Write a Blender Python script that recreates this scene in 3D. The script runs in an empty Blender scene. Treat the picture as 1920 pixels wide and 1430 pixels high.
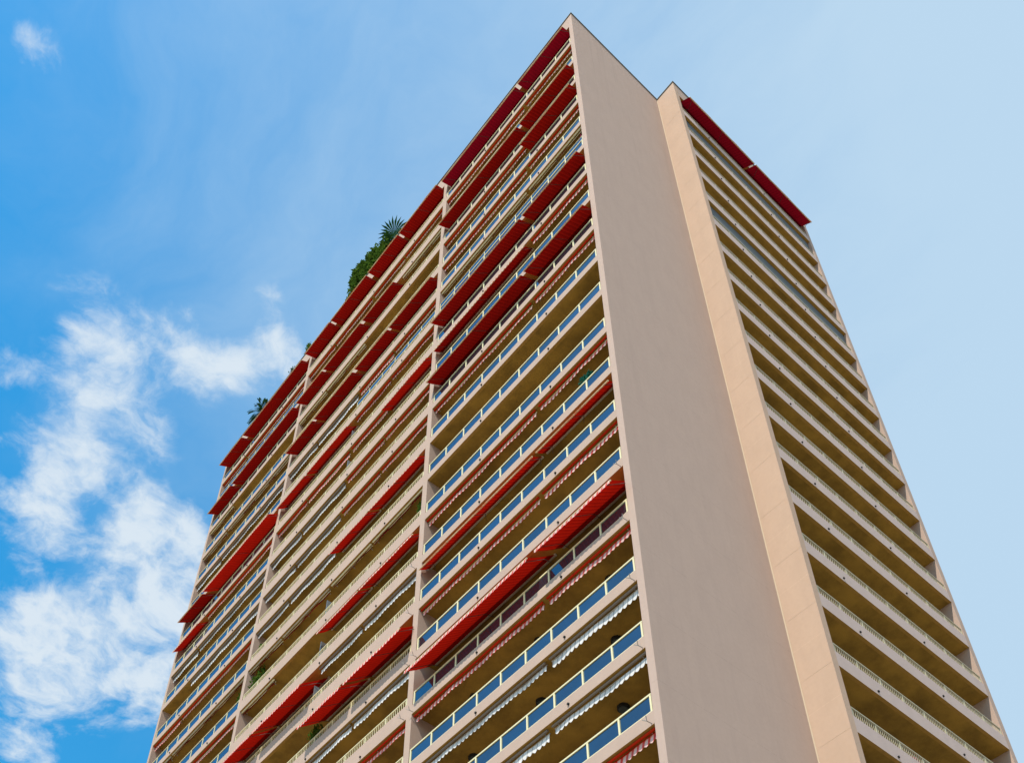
import bpy, math, random
from mathutils import Vector
random.seed(7)
sc = bpy.context.scene
R = math.radians

# ------------------------------------------------------------------ camera
cam = bpy.data.cameras.new("camera")
cam_ob = bpy.data.objects.new("camera", cam)
sc.collection.objects.link(cam_ob)
cam_ob.location = (14.7345, -17.8314, -0.2046)
cam_ob.rotation_euler = (2.2989, 0.0355, 0.8446)
cam.sensor_width = 36
cam.lens = 2168.4155 / 1920 * 36
cam.shift_x = -(1048.7018 - 960) / 1920
cam.shift_y = (1399.7812 - 715) / 1920
cam.clip_end = 6000
sc.camera = cam_ob

# ------------------------------------------------------------------ sky
SUN_EL, SUN_AZ = 56.5, 162.0
w = bpy.data.worlds.new("World"); sc.world = w; w.use_nodes = True
nt = w.node_tree; N = nt.nodes; Lk = nt.links
bg = N["Background"]; bg.inputs[1].default_value = 0.15
def nn(tree, t, **kw):
    n = tree.nodes.new(t)
    for k, v in kw.items(): setattr(n, k, v)
    return n
def mth(tree, op, a, b=None, c=None, clamp=False):
    n = tree.nodes.new("ShaderNodeMath"); n.operation = op; n.use_clamp = clamp
    for i, v in enumerate((a, b, c)):
        if v is None: continue
        if isinstance(v, (int, float)): n.inputs[i].default_value = v
        else: tree.links.new(v, n.inputs[i])
    return n.outputs[0]
def sstep(tree, v, lo, hi, a=0.0, b=1.0):
    n = tree.nodes.new("ShaderNodeMapRange"); n.interpolation_type = 'SMOOTHSTEP'
    tree.links.new(v, n.inputs[0])
    for i, x in enumerate((lo, hi, a, b)): n.inputs[i + 1].default_value = x
    return n.outputs[0]
def mixc(tree, f, a, b):
    n = tree.nodes.new("ShaderNodeMix"); n.data_type = 'RGBA'
    for s, v in ((0, f), (6, a), (7, b)):
        if isinstance(v, (int, float)): n.inputs[s].default_value = v
        elif isinstance(v, tuple): n.inputs[s].default_value = (*v, 1)
        else: tree.links.new(v, n.inputs[s])
    return n.outputs[2]
sky = nn(nt, "ShaderNodeTexSky", sky_type='NISHITA', sun_disc=False)
sky.sun_elevation = R(SUN_EL); sky.sun_rotation = R(SUN_AZ)
sky.air_density = 1.5; sky.dust_density = 0.4; sky.ozone_density = 3.0
hs = nn(nt, "ShaderNodeHueSaturation"); hs.inputs["Saturation"].default_value = 1.45
hs.inputs["Hue"].default_value = 0.488
hs.inputs["Value"].default_value = 0.80
Lk.new(sky.outputs[0], hs.inputs["Color"])
tc = nn(nt, "ShaderNodeTexCoord")
sep = nn(nt, "ShaderNodeSeparateXYZ"); Lk.new(tc.outputs["Generated"], sep.inputs[0])
zz = mth(nt, 'MAXIMUM', sep.outputs[2], 0.12)
px = mth(nt, 'DIVIDE', sep.outputs[0], zz); py = mth(nt, 'DIVIDE', sep.outputs[1], zz)
pv = nn(nt, "ShaderNodeCombineXYZ"); Lk.new(px, pv.inputs[0]); Lk.new(py, pv.inputs[1])
# thin high veil, thicker away from the sun
g = mth(nt, 'ADD', mth(nt, 'MULTIPLY', px, 0.7), mth(nt, 'MULTIPLY', py, 0.7))
wp = nn(nt, "ShaderNodeTexNoise"); Lk.new(pv.outputs[0], wp.inputs["Vector"]); wp.inputs["Scale"].default_value = 4.0; wp.inputs["Detail"].default_value = 5
wv_pre = nn(nt, "ShaderNodeVectorMath", operation='MULTIPLY_ADD'); Lk.new(wp.outputs["Color"], wv_pre.inputs[0]); wv_pre.inputs[1].default_value = (.25, .25, .25)
Lk.new(pv.outputs[0], wv_pre.inputs[2])
vn = nn(nt, "ShaderNodeTexNoise"); vm = nn(nt, "ShaderNodeMapping"); vm.inputs["Rotation"].default_value = (0, 0, R(35)); vm.inputs["Scale"].default_value = (1, 2.3, 1)
Lk.new(wv_pre.outputs[0], vm.inputs["Vector"]); Lk.new(vm.outputs[0], vn.inputs["Vector"])
vn.inputs["Scale"].default_value = 2.2; vn.inputs["Detail"].default_value = 8; vn.inputs["Roughness"].default_value = .6
g2 = mth(nt, 'ADD', g, mth(nt, 'MULTIPLY', mth(nt, 'SUBTRACT', vn.outputs[0], 0.5), 0.74))
veil = sstep(nt, g2, -0.66, 0.38, 0.0, 0.96)
# cloud field: domain-warped noise plus cloud banks on the cloud layer
wn = nn(nt, "ShaderNodeTexNoise"); Lk.new(pv.outputs[0], wn.inputs["Vector"])
wn.inputs["Scale"].default_value = 6.0; wn.inputs["Detail"].default_value = 6
wv = nn(nt, "ShaderNodeVectorMath", operation='MULTIPLY_ADD')
Lk.new(wn.outputs["Color"], wv.inputs[0]); wv.inputs[1].default_value = (.13, .13, .13)
Lk.new(pv.outputs[0], wv.inputs[2])
cn = nn(nt, "ShaderNodeTexNoise"); Lk.new(wv.outputs[0], cn.inputs["Vector"])
cn.inputs["Scale"].default_value = 10.5; cn.inputs["Detail"].default_value = 10; cn.inputs["Roughness"].default_value = .6
banks = [(-0.648, 0.053, 0.044, 0.8), (-0.683, 0.072, 0.04, 0.9), (-0.708, 0.094, 0.051, 1), (-0.762, 0.098, 0.043, 1), (-0.811, 0.107, 0.041, 0.9), (-0.79,
         0.142, 0.037, 0.9), (-0.738, 0.038, 0.027, 0.6), (-0.747, 0.019, 0.027, 0.6), (-0.638, 0.105, 0.029, 0.7), (-0.611, 0.121, 0.035, 0.9), (-0.628,
         0.154, 0.04, 0.9), (-0.609, 0.18, 0.033, 0.8), (-0.581, 0.197, 0.033, 0.8), (-0.556, 0.188, 0.022, 0.6), (-0.52, 0.153, 0.024, 0.7), (-0.524, 0.174,
         0.022, 0.6), (-0.557, 0.217, 0.033, 0.6), (-0.472, -0.073, 0.022, 0.74), (-0.465, -0.082, 0.015, 0.74), (-0.726, 0.159, 0.032, 0.8), (-0.815, 0.054,
         0.036, 0.7), (-0.904, 0.088, 0.043, 0.9), (-0.86, 0.109, 0.042, 1), (-0.898, 0.137, 0.032, 0.6), (-0.831, 0.179, 0.031, 0.7), (-0.785, 0.182, 0.027,
         0.7), (-0.815, 0.225, 0.052, 1), (-0.88, 0.215, 0.054, 1.1), (-0.872, 0.259, 0.068, 1.2), (-0.998, 0.206, 0.086, 1.2), (-0.941, 0.262, 0.08, 1.2),
         (-1.076, 0.177, 0.089, 1.2), (-1.066, 0.257, 0.092, 1.2), (-1.175, 0.226, 0.071, 1.1), (-0.994, 0.302, 0.066, 1), (-0.954, 0.115, 0.041, 0.7),
         (-1.069, 0.369, 0.061, 0.6), (-1.26, 0.262, 0.054, 0.7),
         (-1.5, -.3, .25, .7), (1.3, -.9, .35, .7), (.2, -1.6, .4, .6), (1.9, .8, .5, .8), (-.9, -1.9, .5, .7), (.4, 2.3, .5, .7)]
acc = None
for (x, y, r, a) in banks:
    d = nn(nt, "ShaderNodeVectorMath", operation='DISTANCE'); Lk.new(pv.outputs[0], d.inputs[0]); d.inputs[1].default_value = (x, y, 0)
    v = sstep(nt, d.outputs["Value"], 0.0, r * 1.5, a * .95, 0.0)
    acc = v if acc is None else mth(nt, 'ADD', acc, v)
acc = mth(nt, 'MINIMUM', acc, 1.3)
cf = nn(nt, "ShaderNodeTexNoise"); Lk.new(wv.outputs[0], cf.inputs["Vector"])
cf.inputs["Scale"].default_value = 30.0; cf.inputs["Detail"].default_value = 8; cf.inputs["Roughness"].default_value = .62
dens = mth(nt, 'ADD', mth(nt, 'MULTIPLY_ADD', cn.outputs[0], 2.8, mth(nt, 'MULTIPLY', cf.outputs[0], 1.5)), mth(nt, 'MULTIPLY', acc, 0.80))
cl = sstep(nt, dens, 2.35, 3.55, 0.0, 0.97)
cl = mth(nt, 'MULTIPLY', cl, sstep(nt, acc, 0.0, 0.4))
VE = 3.72
skyc = mixc(nt, veil, hs.outputs[0], (0.535*VE, 0.725*VE, 0.90*VE))
fin = mixc(nt, cl, skyc, (0.74*VE, 0.84*VE, 0.93*VE))
Lk.new(fin, bg.inputs[0])

# ------------------------------------------------------------------ sun, exposure
sun = bpy.data.lights.new("sun", 'SUN'); sun.energy = 3.2; sun.angle = R(0.5); sun.color = (1, .90, .76)
sun_ob = bpy.data.objects.new("sun", sun); sc.collection.objects.link(sun_ob)
sd = Vector((-math.sin(R(SUN_AZ)) * math.cos(R(SUN_EL)), -math.cos(R(SUN_AZ)) * math.cos(R(SUN_EL)), -math.sin(R(SUN_EL))))
sun_ob.rotation_euler = sd.to_track_quat('-Z', 'Y').to_euler()
sun_ob.location = (0, -60, 120)
sc.view_settings.view_transform = 'Standard'; sc.view_settings.look = 'None'
sc.view_settings.exposure = 0.8; sc.view_settings.gamma = 1.0
sc.view_settings.use_curve_mapping = False
sc.cycles.max_bounces = 8; sc.cycles.diffuse_bounces = 5

# ------------------------------------------------------------------ materials
def mat(name, col, rough=.8, metal=0, noise=0, nscale=3, bump=0, bscale=40, spec=.3):
    m = bpy.data.materials.new(name); m.use_nodes = True
    t = m.node_tree; b = t.nodes["Principled BSDF"]
    b.inputs["Base Color"].default_value = (*col, 1); b.inputs["Roughness"].default_value = rough
    b.inputs["Metallic"].default_value = metal; b.inputs["Specular IOR Level"].default_value = spec
    if noise or bump:
        geo = nn(t, "ShaderNodeNewGeometry")
    if noise:
        n = nn(t, "ShaderNodeTexNoise"); t.links.new(geo.outputs["Position"], n.inputs["Vector"])
        n.inputs["Scale"].default_value = nscale; n.inputs["Detail"].default_value = 6; n.inputs["Roughness"].default_value = .65
        f = sstep(t, n.outputs[0], .3, .7)
        c = mixc(t, f, tuple(x * (1 - noise) for x in col), tuple(min(1, x * (1 + noise)) for x in col))
        t.links.new(c, b.inputs["Base Color"])
    if bump:
        n = nn(t, "ShaderNodeTexNoise"); t.links.new(geo.outputs["Position"], n.inputs["Vector"])
        n.inputs["Scale"].default_value = bscale; n.inputs["Detail"].default_value = 4
        bp = nn(t, "ShaderNodeBump"); bp.inputs["Strength"].default_value = bump; bp.inputs["Distance"].default_value = .03
        t.links.new(n.outputs[0], bp.inputs["Height"]); t.links.new(bp.outputs[0], b.inputs["Normal"])
    return m

def plaster(name, col, streak=.05, bump=.5, rain=0, jcol=.55):
    m = bpy.data.materials.new(name); m.use_nodes = True
    t = m.node_tree; b = t.nodes["Principled BSDF"]; b.inputs["Roughness"].default_value = .92
    b.inputs["Specular IOR Level"].default_value = .15
    geo = nn(t, "ShaderNodeNewGeometry")
    mp = nn(t, "ShaderNodeMapping"); mp.inputs["Scale"].default_value = (1.2, 1.2, .5)
    t.links.new(geo.outputs["Position"], mp.inputs["Vector"])
    n = nn(t, "ShaderNodeTexNoise"); t.links.new(mp.outputs[0], n.inputs["Vector"]); n.inputs["Scale"].default_value = 1.3
    n.inputs["Detail"].default_value = 8; n.inputs["Roughness"].default_value = .6
    n2 = nn(t, "ShaderNodeTexNoise"); t.links.new(geo.outputs["Position"], n2.inputs["Vector"]); n2.inputs["Scale"].default_value = 14
    n2.inputs["Detail"].default_value = 6; n2.inputs["Roughness"].default_value = .75
    f = mth(t, 'ADD', mth(t, 'MULTIPLY', sstep(t, n.outputs[0], .3, .7), .6), mth(t, 'MULTIPLY', sstep(t, n2.outputs[0], .3, .7), .4))
    c = mixc(t, f, tuple(x * (1 - streak) for x in col), tuple(x * (1 + streak) for x in col))
    n4 = nn(t, "ShaderNodeTexNoise"); t.links.new(geo.outputs["Position"], n4.inputs["Vector"]); n4.inputs["Scale"].default_value = 7
    n4.inputs["Detail"].default_value = 10; n4.inputs["Roughness"].default_value = .85
    c = mixc(t, mth(t, 'MULTIPLY', sstep(t, n4.outputs[0], .42, .62), .22 if rain else .1), c, tuple(x * .80 for x in col))
    if rain:      # faint rain marks running down, and hairline day joints every storey
        mr = nn(t, "ShaderNodeMapping"); mr.inputs["Scale"].default_value = (3.2, 3.2, .035)
        t.links.new(geo.outputs["Position"], mr.inputs["Vector"])
        nr = nn(t, "ShaderNodeTexNoise"); t.links.new(mr.outputs[0], nr.inputs["Vector"]); nr.inputs["Scale"].default_value = 1.0
        nr.inputs["Detail"].default_value = 6; nr.inputs["Roughness"].default_value = .7
        sx = nn(t, "ShaderNodeSeparateXYZ"); t.links.new(geo.outputs["Position"], sx.inputs[0])
        top = mth(t, 'ADD', .35, sstep(t, sx.outputs[2], 55.0, 80.0, 0.0, .65))
        c = mixc(t, mth(t, 'MULTIPLY', mth(t, 'MULTIPLY', sstep(t, nr.outputs[0], .48, .72), top), rain * 2.2), c, tuple(x * .45 for x in col))
        wob = mth(t, 'MULTIPLY', n.outputs[0], .05)
        jz = mth(t, 'FRACT', mth(t, 'DIVIDE', mth(t, 'ADD', mth(t, 'SUBTRACT', sx.outputs[2], .1417), wob), 3.0))
        jl = mth(t, 'LESS_THAN', mth(t, 'ABSOLUTE', mth(t, 'SUBTRACT', jz, .5)), .0045)
        c = mixc(t, mth(t, 'MULTIPLY', jl, mth(t, 'MULTIPLY', sstep(t, n2.outputs[0], .40, .6), .30 if jcol < 1 else .7)), c, tuple(x * jcol for x in col))
    t.links.new(c, b.inputs["Base Color"])
    n3 = nn(t, "ShaderNodeTexNoise"); t.links.new(geo.outputs["Position"], n3.inputs["Vector"]); n3.inputs["Scale"].default_value = 34
    n3.inputs["Detail"].default_value = 5; n3.inputs["Roughness"].default_value = .7
    bp = nn(t, "ShaderNodeBump"); bp.inputs["Strength"].default_value = bump; bp.inputs["Distance"].default_value = .03
    t.links.new(n3.outputs[0], bp.inputs["Height"]); t.links.new(bp.outputs[0], b.inputs["Normal"])
    return m

M = {}
M['plaster'] = plaster("salmon_plaster", (.445, .335, .275), .05, .35)
M['wall'] = plaster("rough_render", (.478, .362, .305), .035, .6, rain=.07)
M['fin'] = plaster("warm_plaster", (.50, .362, .272), .05, .45, rain=.05, jcol=1.18)
M['skylit'] = plaster("skylit_plaster", (.52, .42, .385), .05, .35)  # same paint as the other fascias, lightened and cooled to imitate sky light
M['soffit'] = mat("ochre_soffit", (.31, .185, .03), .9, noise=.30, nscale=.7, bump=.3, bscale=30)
M['edge'] = mat("soffit_edge_lit", (.37, .215, .045), .9, noise=.1, nscale=5)  # same soffit, painted lighter where the open edge is less shaded
M['frame'] = mat("cream_metal", (.72, .66, .40), .45, spec=.4)
M['rail2'] = mat("olive_cream_metal", (.46, .43, .30), .5)
M['coping'] = mat("dark_coping", (.10, .11, .09), .6)
M['concrete'] = mat("grey_concrete", (.30, .27, .24), .9, noise=.1)
M['dark'] = mat("dark_gap", (.02, .02, .02), .9)
M['steel'] = mat("grey_steel", (.35, .35, .34), .4, metal=.6)
M['arm'] = mat('dark_arm', (.10, .07, .06), .5)
M['lamp'] = mat("black_lamp", (.02, .02, .018), .5)
M['opal'] = mat("smoked_glass_cover", (.06, .07, .06), .3)
M['screen'] = mat("frosted_screen", (.20, .23, .25), .3, spec=.6)
M['blind'] = mat("grey_blind", (.11, .125, .13), .7, noise=.1, nscale=2)
M['hood'] = mat('taupe_hood', (.20, .16, .13), .6)
M['door'] = mat("dark_door_glass", (.05, .06, .07), .15, spec=.8)
M['paving'] = mat("pale_paving", (.27, .23, .18), .9, noise=.15, nscale=.3)
M['pot'] = mat("terracotta", (.35, .13, .06), .8)
M['seal'] = mat("pale_sealant", (.62, .52, .38), .8)
M['joint'] = mat("fin_joint", (.53, .40, .29), .9)

def glass_mat():
    m = bpy.data.materials.new("blue_reflective_glass"); m.use_nodes = True
    t = m.node_tree; t.nodes.remove(t.nodes["Principled BSDF"]); out = t.nodes["Material Output"]
    d = nn(t, "ShaderNodeBsdfDiffuse"); d.inputs[0].default_value = (.02, .028, .04, 1)
    gl = nn(t, "ShaderNodeBsdfGlossy"); gl.inputs[0].default_value = (.42, .62, .74, 1); gl.inputs[1].default_value = .06
    fr = nn(t, "ShaderNodeFresnel"); fr.inputs[0].default_value = 1.75
    f = mth(t, 'MULTIPLY_ADD', fr.outputs[0], 1.5, .10, clamp=True)
    mx = nn(t, "ShaderNodeMixShader"); oi = nn(t, "ShaderNodeObjectInfo"); geo = nn(t, "ShaderNodeNewGeometry"); dn = nn(t, "ShaderNodeTexNoise")
    t.links.new(geo.outputs["Position"], dn.inputs["Vector"]); dn.inputs["Scale"].default_value = 2.4; dn.inputs["Detail"].default_value = 5
    v = mth(t, 'MULTIPLY', mth(t, 'MULTIPLY_ADD', oi.outputs["Random"], .22, .80), mth(t, 'MULTIPLY_ADD', dn.outputs[0], .35, .82))
    f = mth(t, 'MULTIPLY', f, v, clamp=True)
    t.links.new(f, mx.inputs[0]); t.links.new(d.outputs[0], mx.inputs[1]); t.links.new(gl.outputs[0], mx.inputs[2])
    t.links.new(mx.outputs[0], out.inputs[0]); return m
M['glass'] = glass_mat()

def fabric(name, a, b, period=.18, duty=.5, line=None, trans=.45, rough=.9):
    """striped awning cloth, stripes counted in metres along the awning (UV x)"""
    m = bpy.data.materials.new(name); m.use_nodes = True
    t = m.node_tree; t.nodes.remove(t.nodes["Principled BSDF"]); out = t.nodes["Material Output"]
    uv = nn(t, "ShaderNodeUVMap"); s = nn(t, "ShaderNodeSeparateXYZ"); t.links.new(uv.outputs[0], s.inputs[0])
    fr = mth(t, 'FRACT', mth(t, 'DIVIDE', s.outputs[0], period))
    c = mixc(t, mth(t, 'LESS_THAN', fr, duty), b, a)
    if line:
        c = mixc(t, mth(t, 'LESS_THAN', mth(t, 'FRACT', mth(t, 'DIVIDE', s.outputs[0], period)), .1), c, line)
    geo = nn(t, "ShaderNodeNewGeometry"); n = nn(t, "ShaderNodeTexNoise"); t.links.new(geo.outputs["Position"], n.inputs["Vector"])
    n.inputs["Scale"].default_value = 2.5; n.inputs["Detail"].default_value = 5
    c = mixc(t, mth(t, 'MULTIPLY', sstep(t, n.outputs[0], .35, .75), .3), c, tuple(x * .55 for x in a))
    d = nn(t, "ShaderNodeBsdfDiffuse"); tr = nn(t, "ShaderNodeBsdfTranslucent"); mx = nn(t, "ShaderNodeMixShader")
    oi = nn(t, "ShaderNodeObjectInfo")      # each awning has faded differently
    c = mixc(t, mth(t, 'MULTIPLY', oi.outputs["Random"], .35), c, tuple(x * .55 for x in a))
    t.links.new(c, d.inputs[0]); t.links.new(c, tr.inputs[0]); mx.inputs[0].default_value = trans
    t.links.new(d.outputs[0], mx.inputs[1]); t.links.new(tr.outputs[0], mx.inputs[2]); t.links.new(mx.outputs[0], out.inputs[0])
    return m
M['f_red_shaded'] = fabric("red_striped_cloth_shaded", (.36, .009, .005), (.29, .006, .0035), .19, .5, (.15, .003, .002), .14)  # the awning cloth with dimmer light painted into its red
M['f_crimson_shaded'] = fabric("crimson_cloth_shaded", (.30, .005, .016), (.25, .004, .012), .19, .5, (.13, .003, .008), .17)  # roof-edge copy of the cloth, darkened for the weaker bounce light up there
M['f_red_lit'] = fabric("red_striped_cloth_lit", (.56, .014, .005), (.44, .009, .004), .19, .5, (.22, .005, .003), .20)  # same cloth, colour brightened to imitate stronger light on steep and half-open awnings
M['v_pink'] = fabric("red_white_valance", (.95, .66, .62), (.78, .05, .045), .22, .55, None, .3)
M['v_red'] = fabric("red_valance", (.70, .045, .015), (.85, .45, .35), .22, .72, None, .3)
M['v_white'] = fabric("white_valance", (.95, .95, .94), (.42, .43, .44), .22, .78, None, .3)
M['v_cream'] = fabric("cream_valance", (.72, .64, .48), (.55, .46, .33), .4, .5, None, .3)
M['v_dark'] = fabric("dark_red_valance", (.20, .012, .01), (.06, .01, .008), .22, .6, None, .3)
def leaf(name, a, b):
    m = bpy.data.materials.new(name); m.use_nodes = True
    t = m.node_tree; t.nodes.remove(t.nodes["Principled BSDF"]); out = t.nodes["Material Output"]
    geo = nn(t, "ShaderNodeNewGeometry"); n = nn(t, "ShaderNodeTexNoise"); t.links.new(geo.outputs["Position"], n.inputs["Vector"])
    n.inputs["Scale"].default_value = 5; n.inputs["Detail"].default_value = 3
    c = mixc(t, sstep(t, n.outputs[0], .35, .65), a, b)
    d = nn(t, "ShaderNodeBsdfDiffuse"); tr = nn(t, "ShaderNodeBsdfTranslucent"); mx = nn(t, "ShaderNodeMixShader")
    t.links.new(c, d.inputs[0]); t.links.new(c, tr.inputs[0]); mx.inputs[0].default_value = .35
    t.links.new(d.outputs[0], mx.inputs[1]); t.links.new(tr.outputs[0], mx.inputs[2]); t.links.new(mx.outputs[0], out.inputs[0])
    return m
M['leaf'] = leaf("green_leaf", (.03, .075, .012), (.085, .15, .02))
M['leaf_dark'] = leaf("dark_leaf", (.012, .045, .015), (.03, .085, .02))
M['leaf_yellow'] = leaf("yellow_leaf", (.35, .30, .03), (.5, .45, .08))
M['leaf_teal'] = leaf("bluish_leaf", (.015, .10, .07), (.02, .14, .10))
M['petal'] = leaf("magenta_petal", (.35, .01, .10), (.45, .02, .16))
M['stem'] = mat("brown_stem", (.12, .07, .03), .9)

# ------------------------------------------------------------------ mesh helpers
class MB:
    def __init__(s): s.v = []; s.f = []; s.m = []; s.uv = []
    def quad(s, a, b, c, d, mi=0, uv=None):
        i = len(s.v); s.v += [tuple(a), tuple(b), tuple(c), tuple(d)]; s.f.append((i, i+1, i+2, i+3)); s.m.append(mi)
        s.uv += uv if uv else [(0, 0)] * 4
    def tri(s, a, b, c, mi=0):
        i = len(s.v); s.v += [tuple(a), tuple(b), tuple(c)]; s.f.append((i, i+1, i+2)); s.m.append(mi); s.uv += [(0, 0)] * 3
    def box(s, x0, x1, y0, y1, z0, z1, mi=0, bottom=None):
        P = [(x0,y0,z0),(x1,y0,z0),(x1,y1,z0),(x0,y1,z0),(x0,y0,z1),(x1,y0,z1),(x1,y1,z1),(x0,y1,z1)]
        for k, q in enumerate(((3,2,1,0),(4,5,6,7),(0,1,5,4),(1,2,6,5),(2,3,7,6),(3,0,4,7))):
            s.quad(*[P[i] for i in q], mi=(bottom if (k == 0 and bottom is not None) else mi))
    def bar(s, a, b, r, mi=0, n=6):
        a = Vector(a); b = Vector(b); d = (b - a).normalized()
        u = d.cross(Vector((0, 0, 1)));
        if u.length < .01: u = d.cross(Vector((1, 0, 0)))
        u.normalize(); w_ = d.cross(u)
        ra = [a + (u * math.cos(t) + w_ * math.sin(t)) * r for t in [2*math.pi*i/n for i in range(n)]]
        rb = [p + (b - a) for p in ra]
        for i in range(n): s.quad(ra[i], ra[(i+1) % n], rb[(i+1) % n], rb[i], mi)
        i0 = len(s.v); s.v += [tuple(p) for p in ra]; s.f.append(tuple(range(i0, i0+n))[::-1]); s.m.append(mi); s.uv += [(0,0)]*n
        i0 = len(s.v); s.v += [tuple(p) for p in rb]; s.f.append(tuple(range(i0, i0+n))); s.m.append(mi); s.uv += [(0,0)]*n
    def build(s, name, mats, parent=None, org=(0, 0, 0), stuff=False):
        if not isinstance(mats, (list, tuple)): mats = [mats]
        me = bpy.data.meshes.new(name); me.from_pydata([(x-org[0], y-org[1], z-org[2]) for x, y, z in s.v], [], s.f)
        for m in mats: me.materials.append(m)
        me.polygons.foreach_set("material_index", s.m)
        ul = me.uv_layers.new(name="UVMap")
        flat = []
        for f in s.f:
            for i in f: flat += s.uv[i]
        ul.data.foreach_set("uv", flat); me.update()
        o = bpy.data.objects.new(name, me); sc.collection.objects.link(o)
        if parent is not None: o.parent = parent; o.location = Vector(org) - world_loc(parent)
        else: o.location = org
        if stuff: o["kind"] = "stuff"
        return o
def world_loc(o):
    v = Vector(o.location)
    while o.parent is not None: o = o.parent; v += Vector(o.location)
    return v
def empty(name, loc, label=None, cat=None, group=None):
    o = bpy.data.objects.new(name, None); sc.collection.objects.link(o); o.location = loc; o.empty_display_size = .3
    if label: tag(o, label, cat, group)
    return o
def tag(o, label, cat, group=None):
    o["label"] = label; o["category"] = cat
    if group: o["group"] = group

# ------------------------------------------------------------------ dimensions (metres)
ZG = -1.8
def F(k): return 75.1417 - 3.0 * (k - 1)          # underside of the k-th balcony from the top (k = 0: roof)
ZR = 79.87
XD1, XD1L, XD2, XD2L, XL, XLO = -12.18, -12.54, -28.35, -28.68, -40.51, -40.80
XA = -.29
CB, CX = 7.44, 1.407
YC, YD, YDO = 7.775, 19.79, 20.14
DEP = 2.1
NF = 26

# ------------------------------------------------------------------ ground
g_ = MB(); S_ = 3000
g_.quad((-S_,-S_,ZG),(S_,-S_,ZG),(S_,S_,ZG),(-S_,S_,ZG)); gr = g_.build("ground", M['paving']); gr["kind"] = "structure"

# ------------------------------------------------------------------ tower
tower = empty("apartment_tower", (-20, 10, ZG), "tall salmon apartment tower with stacked balconies and a blank corner wall", "tower")
b = MB(); b.box(XA, 0, 0, CB + .01, ZG, ZR - .06); b.build("end_wall", M['wall'], tower)
b = MB(); b.box(-.6, CX, CB, YC, ZG, ZR - .06); b.build("corner_fin", M['fin'], tower)
for (x0, x1) in ((XD1L, XD1), (XD2L, XD2), (XLO, XL)):
    b = MB(); b.box(x0, x1, 0, DEP, ZG, 78.13); b.build("pier", M['plaster'], tower)
b = MB(); b.box(-.6, CX, YD, YDO, ZG, ZR - .06); b.build("pier", M['plaster'], tower)
b = MB(); b.box(XLO, XA, DEP, CB, ZG, ZR - .4); b.box(XLO, -.6, CB, YDO, ZG, ZR - .4); b.build("core_wall", M['concrete'], tower)
# roof band and coping
b = MB()
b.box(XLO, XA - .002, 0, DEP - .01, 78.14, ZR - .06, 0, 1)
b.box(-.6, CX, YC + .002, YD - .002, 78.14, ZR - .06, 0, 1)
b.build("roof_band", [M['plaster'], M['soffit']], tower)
b = MB(); e = .05
b.box(XLO - e, e, -e, .35, ZR - .06, ZR); b.box(-.35, e, .35, CB - .002, ZR - .06, ZR)
b.box(-.35, CX + e, CB - e - .004, CB + .3, ZR - .06 - .003, ZR - .003); b.box(CX - .3, CX + e, CB + .3, YDO, ZR - .06, ZR)
b.build("coping", M['coping'], tower)
# pale joint bead in the inner corner and on the fin
b = MB(); b.box(.002, .03, CB - .03, CB - .002, ZG, ZR - .1); b.build("corner_bead", M['seal'], tower)
b = MB()
for k in range(1, NF): b.box(.05, CX - .002, CB - .004, CB - .001, F(k) - .006, F(k) + .006)
b.build("joint_bead", M['joint'], tower)

def balcony_slab(name_k, axis, a0, a1, k, h, depth=DEP):
    """slab plus upstand; axis 0 = along x on the long face, 1 = along y on the short face"""
    z = F(k); b = MB(); nx = max(1, int((a1 - a0) / 3))
    def bx(p0, p1, q0, q1, z0, z1, mi=0, bottom=None):
        if axis == 0: b.box(p0, p1, q0, q1, z0, z1, mi, bottom)
        else: b.box(CX - q1, CX - q0, p0, p1, z0, z1, mi, bottom)
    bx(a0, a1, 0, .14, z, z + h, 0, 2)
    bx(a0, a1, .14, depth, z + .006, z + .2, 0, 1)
    o = b.build("balcony", [M['plaster'] if axis == 0 else M['skylit'], M['soffit'], M['edge']], tower, org=((a0 + a1) / 2, .0, z) if axis == 0 else (CX, (a0 + a1) / 2, z))
    return o

def P3(axis, a, q, z):   # a along the face, q inwards
    return (a, q, z) if axis == 0 else (CX - q, a, z)

def abox(b, axis, a0, a1, q0, q1, z0, z1, mi=0):
    if axis == 0: b.box(a0, a1, q0, q1, z0, z1, mi)
    else: b.box(CX - q1, CX - q0, a0, a1, z0, z1, mi)

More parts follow.
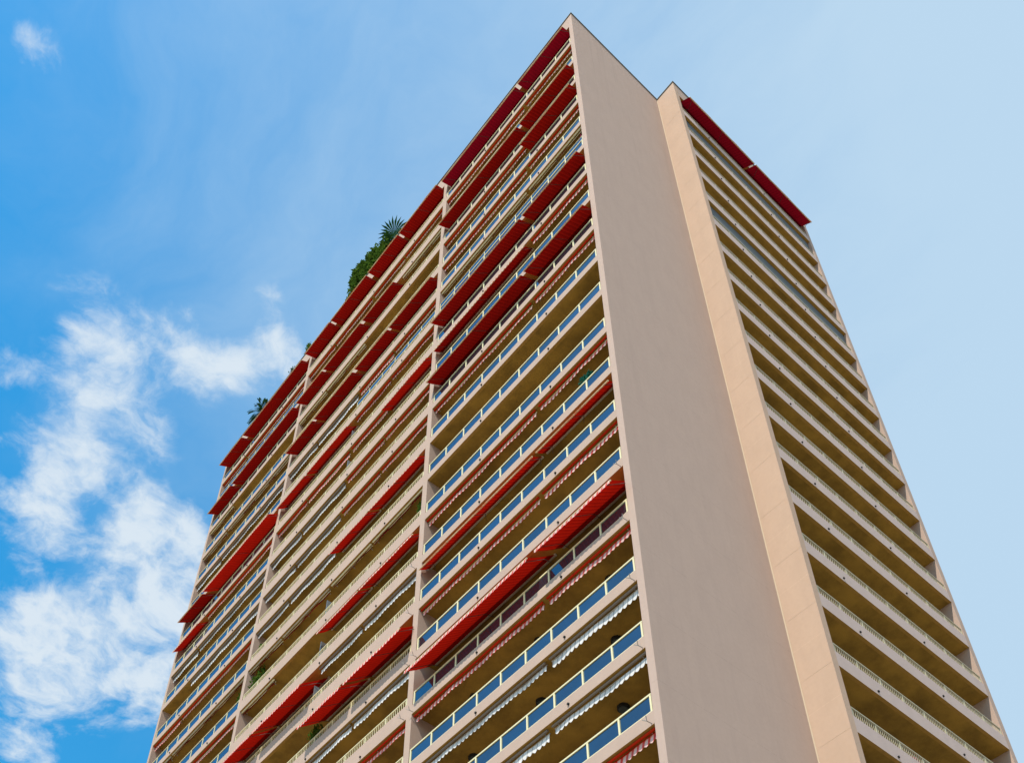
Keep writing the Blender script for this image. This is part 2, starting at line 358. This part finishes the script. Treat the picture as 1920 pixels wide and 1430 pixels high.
rest_glass = MB(); n_glass = 0
def glass_rail(bal, k, a0, a1, n, singly, pw=.034):
    """cream frame with reflective panes"""
    global n_glass
    z = F(k); b = MB(); p = (a1 - a0) / n
    abox(b, 0, a0, a1, .015, .085, z + (1.12 if pw > .03 else 1.125), z + (1.18 if pw > .03 else 1.168))
    abox(b, 0, a0, a1, .03, .06, z + .515, z + .545)
    abox(b, 0, a0, a1, .05, .10, z + .482, z + .513, 1)
    for i in range(n + 1):
        x = min(max(a0 + i * p, a0 + .04), a1 - .04)
        abox(b, 0, x - pw, x + pw, .018, .075, z + .482, z + 1.12)
    b.build("railing", [M['frame'], M['dark']], bal)
    for i in range(n):
        x0 = a0 + i * p + (.076 if i == 0 else .036); x1 = a0 + (i + 1) * p - (.076 if i == n - 1 else .036)
        if singly:
            g = MB(); t = random.uniform(-.0016, .0016); s_ = random.uniform(-.0016, .0016)
            z0, z1 = z + .548, z + 1.118
            A = [(x0, .045 + t, z0), (x1, .045 - t, z0), (x1, .045 - t + s_, z1), (x0, .045 + t + s_, z1)]
            B = [(p_[0], p_[1] + .01, p_[2]) for p_ in A]
            g.quad(*A); g.quad(*B[::-1])
            for j in range(4): g.quad(A[j], B[j], B[(j+1) % 4], A[(j+1) % 4])
            g.build("glass_pane", M['glass'], bal, org=((x0+x1)/2, .045, z + .83)); n_glass += 1
        else:
            rest_glass.box(x0, x1, .045, .055, z + .548, z + 1.118)

def bar_rail(bal, axis, k, a0, a1, n, h, nb=11, vis=True, top=1.17):
    z = F(k); b = MB(); p = (a1 - a0) / n
    abox(b, axis, a0, a1, .02, .075, z + top - .045, z + top)
    abox(b, axis, a0, a1, .035, .06, z + h + .03, z + h + .055)
    for i in range(n + 1):
        x = min(max(a0 + i * p, a0 + .03), a1 - .03)
        abox(b, axis, x - .03, x + .03, .03, .065, z + h, z + top - .045, 0)
    m_ = int(nb * n)
    for i in range(m_):
        if i % nb == 0: continue
        x = a0 + (a1 - a0) * i / m_
        abox(b, axis, x - .011, x + .011, .04, .055, z + h + .055, z + top - .045, 0)
    b.build("railing", [M['frame'] if axis == 0 else M['rail2']], bal)

for k in range(1, NF):
    z = F(k)
    # near bay with glass
    B1 = balcony_slab("balcony", 0, XD1 + .001, XA - .001, k, .48)
    glass_rail(B1, k, XD1 + .03, XA - .03, 9, k <= 20)
    # middle bay with bars
    B2 = balcony_slab("balcony", 0, XD2 + .001, XD1L - .001, k, .77)
    if k <= 22: bar_rail(B2, 0, k, XD2 + .05, XD1L - .05, 11, .77)
    # far bay with glass
    B3 = balcony_slab("balcony", 0, XL + .001, XD2L - .001, k, .48)
    glass_rail(B3, k, XL + .03, XD2L - .03, 9, k <= 13, .025)
    # short face
    B4 = balcony_slab("balcony", 1, YC + .001, YD - .001, k, .72, 1.95)
    if k <= 22: bar_rail(B4, 1, k, YC + .05, YD - .05, 9, .72, top=1.17)
    # drains in the upstand
    for bal, axis, xs in ((B1, 0, (-3.6, -8.2)), (B2, 0, (-15.6, -20.2, -25.4)), (B3, 0, (-31.8, -37.2)), (B4, 1, (10.0, 15.2))):
        if k > 20: continue
        for x in xs:
            d = MB(); d.bar(P3(axis, x, -.05, z + .16), P3(axis, x, .02, z + .16), .045, 0, 8)
            d.build("drain_spout", M['dark'], bal)
    # party screen in the middle bay
    s_ = MB(); s_.box(-20.53, -20.43, .95, DEP, z + .21, z + 2.98); s_.build("party_wall", M['plaster'], B2)
    if k in (7, 8, 12, 13, 14, 16):
        s_ = MB(); s_.box(-20.50, -20.46, .05, .75, z + .78, z + 1.9); s_.build("frosted_screen", M['screen'], B2)
rest_glass.build("glass_panes", M['glass'], tower, stuff=True)
# doors behind the balconies, joined per storey
for k in range(1, NF):
    z = F(k); d = MB()
    for (x0, x1, n) in ((XD1 + .6, XA - .6, 4), (-20.2, XD1L - .5, 3), (XD2 + .5, -20.8, 3), (XL + .6, XD2L - .6, 4)):
        q = (x1 - x0) / n
        for i in range(n): d.box(x0 + i*q + .15, x0 + (i+1)*q - .15, DEP - .03, DEP - .002, z + .25, z + 2.5)
    for i in range(4):
        q = (YD - YC - 1) / 4; y0 = YC + .5 + i * q
        d.box(-.598, -.57, y0 + .15, y0 + q - .15, z + .25, z + 2.5)
    d.build("patio_doors", M['door'], tower)
# glazed wind screens above a few rails
def wind_screen(a0, a1, n, k, h0=1.2, h1=1.62):
    z = F(k); b = MB(); p = (a1 - a0) / n
    for i in range(n): b.box(a0 + i*p + .02, a0 + (i+1)*p - .02, .045, .057, z + h0, z + h1)
    o = b.build("wind_screen", M['glass'], tower)
    f = MB()
    for i in range(n + 1): f.box(a0 + i*p - .018, a0 + i*p + .018, .03, .07, z + h0 - .02, z + h1)
    f.box(a0, a1, .03, .07, z + h1, z + h1 + .03)
    f.build("screen_frame", M['frame'], o)
wind_screen(XD1 + .05, XA - .05, 9, 6)
wind_screen(XD2L - 11.8, XD2L - .05, 9, 2)
wind_screen(-20.3, XD1L - .06, 6, 6)
# grey roller blinds on the short face
for k in (1, 5):
    b = MB(); z = F(k + 1) + .75
    b.box(CX - .19, CX - .17, YC + .02, YD - .02, z, F(k) - .01); b.build("roller_blind", M['blind'], tower)
# round lamps on the soffits
for k in (15, 16, 17, 18, 19):
    for x in (-2.5, -6.2, -9.9):
        b = MB(); z = F(k)
        b.bar((x, 1.25, z - .10), (x, 1.25, z + .005), .20, 0, 20); b.bar((x, 1.25, z - .15), (x, 1.25, z - .101), .15, 1, 20)
        b.build("soffit_lamp", [M['lamp'], M['opal']], tower)
# little forked rod rests at the piers
for (x, k) in [(XA - .1, kk) for kk in (16, 17, 18, 19, 15)] + [(XD1L - .12, kk) for kk in (13, 14, 15, 16)] + [(XD1 + .1, kk) for kk in (15, 16, 17)]:
    z = F(k) + .05; b = MB()
    b.bar((x, 0, z), (x - .03, -.16, z + .02), .014); b.bar((x - .03, -.16, z + .02), (x - .14, -.22, z + .10), .012); b.bar((x - .03, -.16, z + .02), (x + .02, -.24, z + .14), .012)
    b.build("forked_bracket", M['steel'], tower)

# ------------------------------------------------------------------ awnings
ORD = ["roof edge row", "second row down", "third row down", "fourth row down", "fifth row down", "sixth row down", "seventh row down", "eighth row down",
       "ninth row down", "tenth row down", "eleventh row down", "twelfth row down", "thirteenth row down", "fourteenth row down",
       "fifteenth row down", "sixteenth row down", "seventeenth row down", "eighteenth row down", "nineteenth row down", "twentieth row down"]
def U(axis, a, v, z):      # v outwards from the face
    return (a, -v, z) if axis == 0 else (CX + v, a, z)

def scallop(b, axis, a0, a1, v, ztop, drop, mi=0, wav=.02, zt2=None):
    """hanging strip with a scalloped lower edge, slightly wavy"""
    L = a1 - a0; n = max(4, int(L / .055)); ph = random.uniform(0, 6)
    pts = []
    for i in range(n + 1):
        t = i / n; a = a0 + L * t; s_ = (a - a0) / .22
        dr = drop * (.70 + .30 * abs(math.sin(math.pi * s_)))
        vv = v + wav * math.sin(a * 2.1 + ph) + wav * .5 * math.sin(a * 5.3 + ph)
        zt = ztop + (0 if zt2 is None else (zt2 - ztop) * t)
        pts.append((a, vv, zt, zt - dr))
    for i in range(n):
        p, q = pts[i], pts[i+1]
        b.quad(U(axis, p[0], p[1], p[2]), U(axis, q[0], q[1], q[2]), U(axis, q[0], q[1] + .02, q[3]), U(axis, p[0], p[1] + .02, p[3]), mi,
               [(p[0], 0), (q[0], 0), (q[0] + .05, 1), (p[0] + .05, 1)])

def open_awning(axis, a0, a1, k, proj, drop, label, val=.06, back=.75, group="open red awnings"):
    z = F(k); o = empty("awning", U(axis, (a0+a1)/2, 0, z), label, "awning", group)
    org = tuple(o.location)
    b = MB(); n = max(8, int((a1 - a0) / .19)); m_ = 5; ph = random.uniform(0, 6); amp = random.uniform(.006, .015)
    g = {}
    for i in range(n + 1):
        a = a0 + (a1 - a0) * i / n
        for j in range(m_ + 1):
            t = j / m_
            v = -back + (proj + back) * t
            zz_ = z - .07 - (drop - .07) * t - .05 * math.sin(math.pi * t) + amp * math.sin(a * 1.7 + ph) * t + (.006 if i % 2 else 0)
            g[i, j] = (a, v, zz_)
    for i in range(n):
        for j in range(m_):
            A, B_, C_, D_ = g[i, j], g[i+1, j], g[i+1, j+1], g[i, j+1]
            b.quad(U(axis, *A), U(axis, *B_), U(axis, *C_), U(axis, *D_), 0, [(A[0], A[1]), (B_[0], B_[1]), (C_[0], C_[1]), (D_[0], D_[1])])
    b.build("cloth", M['f_crimson_shaded'] if k == 0 and (axis == 1 or a0 > -15) else M['f_red_lit'] if (proj < .15 or .25 < proj < .4 or drop > 1.2) and axis == 0 else M['f_red_shaded'], o, org)
    f = MB(); f.bar(U(axis, a0, proj, z - drop), U(axis, a1, proj, z - drop), .032, 0, 8); f.build("front_bar", M['frame'], o, org)
    v_ = MB(); scallop(v_, axis, a0 + .02, a1 - .02, proj + .02, z - drop, val, 0, .008); v_.build("valance", M['v_pink'] if val > .1 else M['v_red'], o, org)
    c = MB(); c.bar(U(axis, a0, -back, z - .085), U(axis, a1, -back, z - .085), .06, 0, 8); c.build("roller", M['v_cream'], o, org)
    for a in (a0 + .25, (a0 + a1) / 2, a1 - .25):
        ar = MB(); el = U(axis, a + .35, (proj - back) / 2 - .05, z - .2 - drop * .55)
        ar.bar(U(axis, a, -back - .1, z - .28), el, .013, 0, 6); ar.bar(el, U(axis, a, proj - .02, z - drop), .013, 0, 6)
        ar.build("arm", M['arm'], o, org)
    return o

def folded_awning(axis, a0, a1, k, kind, label, group="folded awnings"):
    z = F(k); o = empty("folded_awning", U(axis, (a0+a1)/2, -.2, z), label, "awning", group); org = tuple(o.location)
    top = {'pink': M['v_red'], 'red': M['v_red'], 'white': M['hood'], 'cream': M['frame'], 'dark': M['v_cream']}[kind]
    val = {'pink': M['v_pink'], 'red': M['v_pink'], 'white': M['v_white'], 'cream': M['v_dark'], 'dark': M['v_dark']}[kind]
    c = MB(); c.bar(U(axis, a0, -.12, z - .065), U(axis, a1, -.12, z - .065), .045, 0, 8)
    c.build("roller", top, o, org)
    v_ = MB(); dr = {'pink': .34, 'red': .33, 'white': .38, 'cream': .24, 'dark': .28}[kind] * random.uniform(.68, 1.05)
    d2 = random.uniform(-.07, .03)
    scallop(v_, axis, a0 + .03, a1 - .03, -.21, z - .10, dr, 0, .018, z - .10 + d2); v_.build("valance", val, o, org)
    f = MB(); f.bar(U(axis, a0, -.22, z - .105), U(axis, a1, -.22, z - .105 + d2), .022, 0, 6)
    f.build("front_bar", M['v_red'] if kind in ('red',) else M['steel'] if kind == 'white' else M['frame'], o, org)
    for a in (a0 + .2, (a0+a1)/2, a1 - .2):
        br = MB(); br.bar(U(axis, a, -.1, z - .02), U(axis, a, -.36, z - .14), .018, 0, 6); br.build("bracket", M['steel'], o, org)
    return o

# sections of the three bays
SEC = {'1a': (-4.50, -.38, "near bay", "beside the blank wall"), '1b': (XD1 + .02, -4.72, "near bay", "beside the first pier"),
       '2a': (-16.75, XD1L - .05, "middle bay", "next to the near pier"), '2b': (-20.35, -16.9, "middle bay", "right of the party wall"),
       '2c': (-24.95, -20.6, "middle bay", "left of the party wall"), '2d': (XD2 + .03, -25.1, "middle bay", "next to the far pier"),
       '3a': (-37.0, XD2L - .05, "far bay", "next to the pier"), '3b': (XL + .0, -37.2, "far bay", "at the building's far edge")}
COL = {'pink': "rolled-up pink and white", 'red': "rolled-up bright red", 'white': "rolled-up white scalloped", 'cream': "rolled-up cream barred", 'dark': "rolled-up dark red"}
def kind_small(p): return p < .35
def kind_is_slim(p): return abs(p - .20) < .001
def do(sec, k, kind, proj=.45, drop=.9, val=.06, a0=None, a1=None, extra=""):
    s0, s1, bay, where = SEC[sec]; a0 = s0 if a0 is None else a0; a1 = s1 if a1 is None else a1
    if kind == 'open':
        if k == 0: proj, drop = {'1': (.50, .82), '2': (.60, .68), '3': (.60, 1.0)}[sec[0]]
        if proj > .6: a1 = a1 + (.12 if sec != '1a' else .04); a0 = a0 + (.30 if sec[0] == '1' else .2)
        st = "barely opened dark red" if kind_is_slim(proj) else "half-open red" if proj < .4 else "open red"
        open_awning(0, a0, a1, k, proj, drop, f"{st} awning, {ORD[k]}, {bay}, {where}", val, back=.45 if kind_small(proj) else .75)
    else:
        folded_awning(0, a0, a1, k, kind, f"{COL[kind]} awning, {ORD[k]}, {bay}, {where}")
PR_SLIM = (.20, .70, .13)
T1 = {0: ('open', 'open'), 1: ('pink', 'pink'), 2: ('open', 'open'), 3: ('open', 'pink'), 4: ('pink', 'pink'), 5: ('cream', 'cream'),
      6: ('open', 'open'), 7: ('pink', 'slim'), 8: ('open', 'open'), 9: ('pink', 'pink'), 12: ('pink', 'pink'), 13: ('small', 'small'),
      14: ('pink', 'pink'), 15: ('steep', 'steep'), 16: ('red', 'red'), 17: ('white', 'white'), 18: ('white', 'white'), 19: ('red', 'red')}
T2 = {0: ('open',)*4, 1: ('pink',)*4, 2: ('cream', 'open', 'open', 'open'), 3: (None, None, 'cream', 'cream'), 4: ('open', 'open', 'open', 'open'),
      5: ('pink', 'pink', 'white', 'white'), 6: ('red', 'red', 'half', 'half'), 7: ('half', 'pink', 'pink', 'pink'), 8: ('pink', 'pink', 'white', 'white'),
      9: ('pink', 'pink', 'white', 'white'), 10: ('half', 'half', 'white', 'white'), 11: ('cream', 'cream', 'dark', 'dark'), 12: ('half', 'half', None, 'cream'),
      13: ('white', 'white', 'steep', 'steep'), 14: ('steep', 'steep', None, None), 15: ('white', 'white', 'white', None), 16: ('red', 'red', 'red', None)}
T3 = {0: ('open', 'open'), 1: ('pink', 'pink'), 2: ('open', 'open'), 3: (None, 'cream'), 4: ('dark', 'dark'), 5: ('white', 'white'), 6: ('steep', 'open'),
      7: ('pink', 'half'), 8: ('white', 'white'), 9: ('white', None), 10: ('pink', 'pink'), 11: ('dark', 'dark'), 12: ('pink', 'pink'), 13: ('white', 'pink')}
PR = {'slim': PR_SLIM, 'open': (.50, 1.12, .05), 'half': (.32, .90, .16), 'steep': (.66, 1.40, .20), 'small': (.13, .62, .07)}
for T, secs in ((T1, ('1a', '1b')), (T2, ('2a', '2b', '2c', '2d')), (T3, ('3a', '3b'))):
    for k, ks in T.items():
        for s_, kd in zip(secs, ks):
            if kd is None: continue
            if kd in PR: do(s_, k, 'open', *PR[kd])
            else: do(s_, k, kd)
# short face, under the roof
open_awning(1, YC + .12, 13.95, 0, .60, 1.28, "open crimson awning at the short face's roof edge, beside the corner fin", .06, back=.55, group="crimson awnings on the short face")
open_awning(1, 14.12, YD + .0, 0, .58, 1.12, "open crimson awning at the short face's roof edge, outer end", .06, back=.55, group="crimson awnings on the short face")

# ------------------------------------------------------------------ plants
def leafball(b, c, r, n, size, mi=0):
    for _ in range(n):
        while True:
            d = Vector((random.uniform(-1, 1), random.uniform(-1, 1), random.uniform(-1, 1)))
            if d.length < 1: break
        p = Vector(c) + Vector((d.x * r[0], d.y * r[1], d.z * r[2]))
        u = Vector((random.gauss(0, 1), random.gauss(0, 1), random.gauss(0, 1))).normalized(); v = u.orthogonal().normalized()
        s_ = size * random.uniform(.6, 1.3)
        b.quad(p - u*s_, p - v*s_*.4, p + u*s_, p + v*s_*.4, mi)
def shrub(name, c, r, n, size, label, matk='leaf', pot=True, cat="plant", group=None, clumps=5):
    o = empty(name, c, label, cat, group); org = tuple(c)
    b = MB()
    for i in range(clumps):
        q = (c[0] + random.uniform(-.5, .5)*r[0], c[1] + random.uniform(-.5, .5)*r[1], c[2] + r[2] + random.uniform(-.6, .6)*r[2])
        leafball(b, q, tuple(x * random.uniform(.45, .7) for x in r), n // clumps, size)
    b.build("foliage", M[matk], o, org)
    s_ = MB()
    for i in range(4):
        s_.bar(c, (c[0] + random.uniform(-.5,.5)*r[0], c[1] + random.uniform(-.3,.3)*r[1], c[2] + r[2]*1.2), .015)
    s_.build("stem", M['stem'], o, org)
    if pot:
        p = MB(); p.bar((c[0], c[1], c[2] - .45), (c[0], c[1], c[2]), .2, 0, 12); p.build("pot", M['pot'], o, org)
    return o
def fan_leaf(b, c, R_, facing, n=22, spread=300, mi=0):
    f = Vector(facing).normalized(); u = f.cross(Vector((0, 0, 1))).normalized(); w_ = u.cross(f).normalized()
    c = Vector(c)
    for i in range(n):
        a = R(-spread/2 + 90 + spread * i / (n - 1)); d = u * math.cos(a) + w_ * math.sin(a)
        L = R_ * random.uniform(.88, 1.05); side = (f.cross(d)).normalized() * R_ * .058
        tip = c + d * L + f * -.12 * R_ + Vector((0, 0, -.04)) * R_; mid = c + d * L * .62
        b.quad(c, mid - side, tip, mid + side, mi)
def frond(b, c, tip, n=16, ll=.35, mi=0):
    c = Vector(c); tip = Vector(tip); sag = Vector((0, 0, .25 * (tip - c).length))
    pts = [c.lerp(tip, t) + sag * (4 * t * (1 - t)) for t in [i / n for i in range(n + 1)]]
    for i in range(n): b.bar(pts[i], pts[i+1], .02, mi, 4)
    for i in range(1, n + 1):
        d = (pts[i] - pts[i-1]).normalized(); s_ = d.cross(Vector((0, 0, 1))).normalized(); up = s_.cross(d)
        for sg in (-1, 1):
            L = ll * (1.15 - i / n * .7); e_ = pts[i] + (s_ * sg * .8 + d * .6 + up * .25) * L
            wd = up * .055 + d * .055
            b.quad(pts[i], pts[i] + (e_ - pts[i]) * .5 + wd, e_, pts[i] + (e_ - pts[i]) * .5 - wd, mi)
ROOF = ZR - .4
# fan palm on the roof
o = empty("fan_palm", (-19.3, .6, ROOF), "dark green fan palm rising above the roof edge, tallest roof plant", "palm")
t_ = MB(); t_.bar((-19.3, .6, ROOF), (-19.1, .55, 82.2), .09, 0, 8); t_.build("trunk", M['stem'], o, tuple(o.location))
b = MB()
toc = Vector((14.7, -17.8, 0)) - Vector((-19, .5, 82))
for (dx, dy, dz, rr, fx) in ((0, -.1, .45, 1.45, (.5, -1, -.9)), (-.5, .1, .1, 1.0, (-.3, -1, -.6)), (.6, .1, -.2, .9, (.8, -1, -.3)), (-.1, .4, .5, 1.0, (0, 1, -.3)), (-.9, 0, -.5, .8, (-.6, -1, -.9))):
    fan_leaf(b, (-19.1 + dx, .45 + dy, 82.2 + dz), rr, fx)
b.build("crown", M['leaf_dark'], o, tuple(o.location))
def cluster(name, c, r_, n, size, label, matk, cat="shrub"):
    shrub(name, c, r_, n, size, label, matk, False, cat, clumps=8)
cluster("roof_shrub", (-20.3, .4, 80.3), (1.0, .5, 1.75), 430, .24, "bushy green roof shrub left of the fan palm", 'leaf')
cluster("roof_shrub", (-21.3, .4, 80.3), (1.0, .5, 1.85), 400, .24, "tall dark roof shrub between the palm and the spiky plant", 'leaf')
o = empty("spiky_plant", (-22.6, .5, 80.2), "spiky roof plant with long blades beyond the shrubs", "plant")
b = MB(); oo = (-22.5, .4, 82.3)
for (dx, dz) in ((-1.9, 2.0), (-1.3, 2.7), (-.7, 2.4), (-2.1, 1.1), (.2, 2.1), (.9, 1.5), (-1.4, .4)):
    for q in range(4):
        fan_ = Vector((dx, -.25, dz)) * (.55 + .15 * q); c_ = Vector(oo) + fan_ * .85
        leafball(b, tuple(c_), (.26, .18, .26), 34, .17)
    b.bar(oo, (oo[0] + dx * .85, oo[1] - .2, oo[2] + dz * .85), .03)
leafball(b, oo, (.8, .4, 1.2), 200, .22)
b.build("foliage", M['leaf'], o, tuple(o.location))
cluster("roof_shrub", (-23.9, .3, 80.6), (.9, .4, 1.9), 250, .24, "loose green roof shrub, last of the cluster above the middle bay", 'leaf')
cluster("roof_shrub", (-30.0, .4, 80.4), (.5, .3, 1.0), 200, .13, "little tuft of roof greenery just beyond the middle bay", 'leaf')
cluster("roof_shrub", (-32.4, .4, 80.4), (.4, .3, .9), 160, .12, "smallest tuft of roof greenery above the far bay", 'leaf_dark')
o = empty("feather_palm", (-37.3, .6, ROOF), "feathery palm drooping over the roof edge above the far bay", "palm")
t_ = MB(); t_.bar((-37.3, .6, ROOF), (-37.3, .5, 81.4), .08, 0, 8); t_.build("trunk", M['stem'], o, tuple(o.location))
b = MB()
for (dx, dy, dz) in ((-2.0, -.4, -.1), (-1.6, -.7, .9), (-.9, -.5, 1.7), (.2, -.6, 1.5), (1.2, -.3, .8), (1.4, .4, .2), (-1.0, .6, .6), (-1.9, -.3, .5)):
    frond(b, (-37.1, .5, 81.6), (-37.0 + dx * .7, .5 + dy, 81.3 + dz * .85), 16, .36)
b.build("crown", M['leaf_dark'], o, tuple(o.location))
# balcony plants
def bz(k): return F(k) + .2
shrub("balcony_plant", (-.85, .35, F(12) + .75), (.6, .25, .38), 120, .09, "small green plant behind the rail, twelfth balcony of the near bay, at the blank wall", 'leaf', cat="plant")
shrub("balcony_plant", (-1.6, .35, F(13) + .95), (.75, .25, .55), 90, .17, "bluish broad-leaved plant on the thirteenth balcony of the near bay", 'leaf_teal', clumps=4)
shrub("flowering_plant", (-.55, .25, F(6) + 1.15), (.22, .2, .5), 130, .09, "magenta flowers against the blank wall's pier", 'petal', pot=True, cat="flowers")
shrub("balcony_plant", (-4.9, .30, F(2) + .95), (.8, .2, .42), 130, .09, "yellowish plant over the rail near the top of the near bay", 'leaf_yellow')
shrub("balcony_plant", (-12.0, .35, F(2) + .9), (.3, .25, .5), 80, .1, "dark plant on the second balcony against the first pier", 'leaf_dark')
shrub("balcony_plant", (-13.6, .32, F(2) + .95), (.5, .2, .4), 80, .09, "yellow-green plant on the second balcony of the middle bay", 'leaf_yellow')
shrub("climbing_plant", (-12.95, .3, F(12) + .85), (.42, .25, .95), 420, .09, "tall leafy green climber beside the near pier of the middle bay", 'leaf', cat="plant", clumps=8)
shrub("climbing_plant", (-29.1, .3, F(12) + .85), (.5, .25, 1.05), 480, .10, "bushy green climber filling the corner of the far bay balcony", 'leaf', cat="plant", clumps=8)
shrub("climbing_plant", (-27.6, .3, F(12) + .9), (.75, .25, .98), 480, .10, "large bushy green plant in the middle bay beside the far pier", 'leaf', cat="plant", clumps=8)
shrub("balcony_plant", (-27.9, .3, F(11) + .95), (.35, .2, .5), 100, .09, "light green plant beside the far pier, one balcony above the bushy one", 'leaf')
shrub("balcony_plant", (-22.1, .3, F(11) + .95), (.8, .22, .45), 240, .10, "bright green plant by the party wall of the middle bay", 'leaf')
shrub("balcony_plant", (-20.0, .3, F(15) + .95), (.7, .25, .6), 240, .10, "leafy plant with pale blossoms by the party wall near the bottom", 'leaf')
shrub("balcony_plant", (-21.7, .3, F(5) + .9), (.7, .22, .6), 200, .11, "green plant under the red awning high in the middle bay", 'leaf')
shrub("balcony_plant", (-24.9, .3, F(6) + .9), (.5, .22, .4), 90, .1, "small dark plant high in the middle bay by the far pier", 'leaf_dark')
shrub("flowering_plant", (CX - .25, 11.55, F(18) + .85), (.2, .3, .22), 90, .08, "small pinkish plant behind the bars of the short face near the bottom", 'petal', cat="plant")
# aerials on the short face's roof
o = empty("roof_aerial", (CX - .2, 12.3, ZR), "thin aerial rods on the short face's roof edge", "aerial")
a_ = MB(); a_.bar((CX - .2, 12.3, ZR - .1), (CX - .2, 12.3, ZR + .75), .02); a_.bar((CX - .2, 12.1, ZR + .5), (CX - .2, 12.5, ZR + .55), .012)
a_.build("rod", M['steel'], o, tuple(o.location))
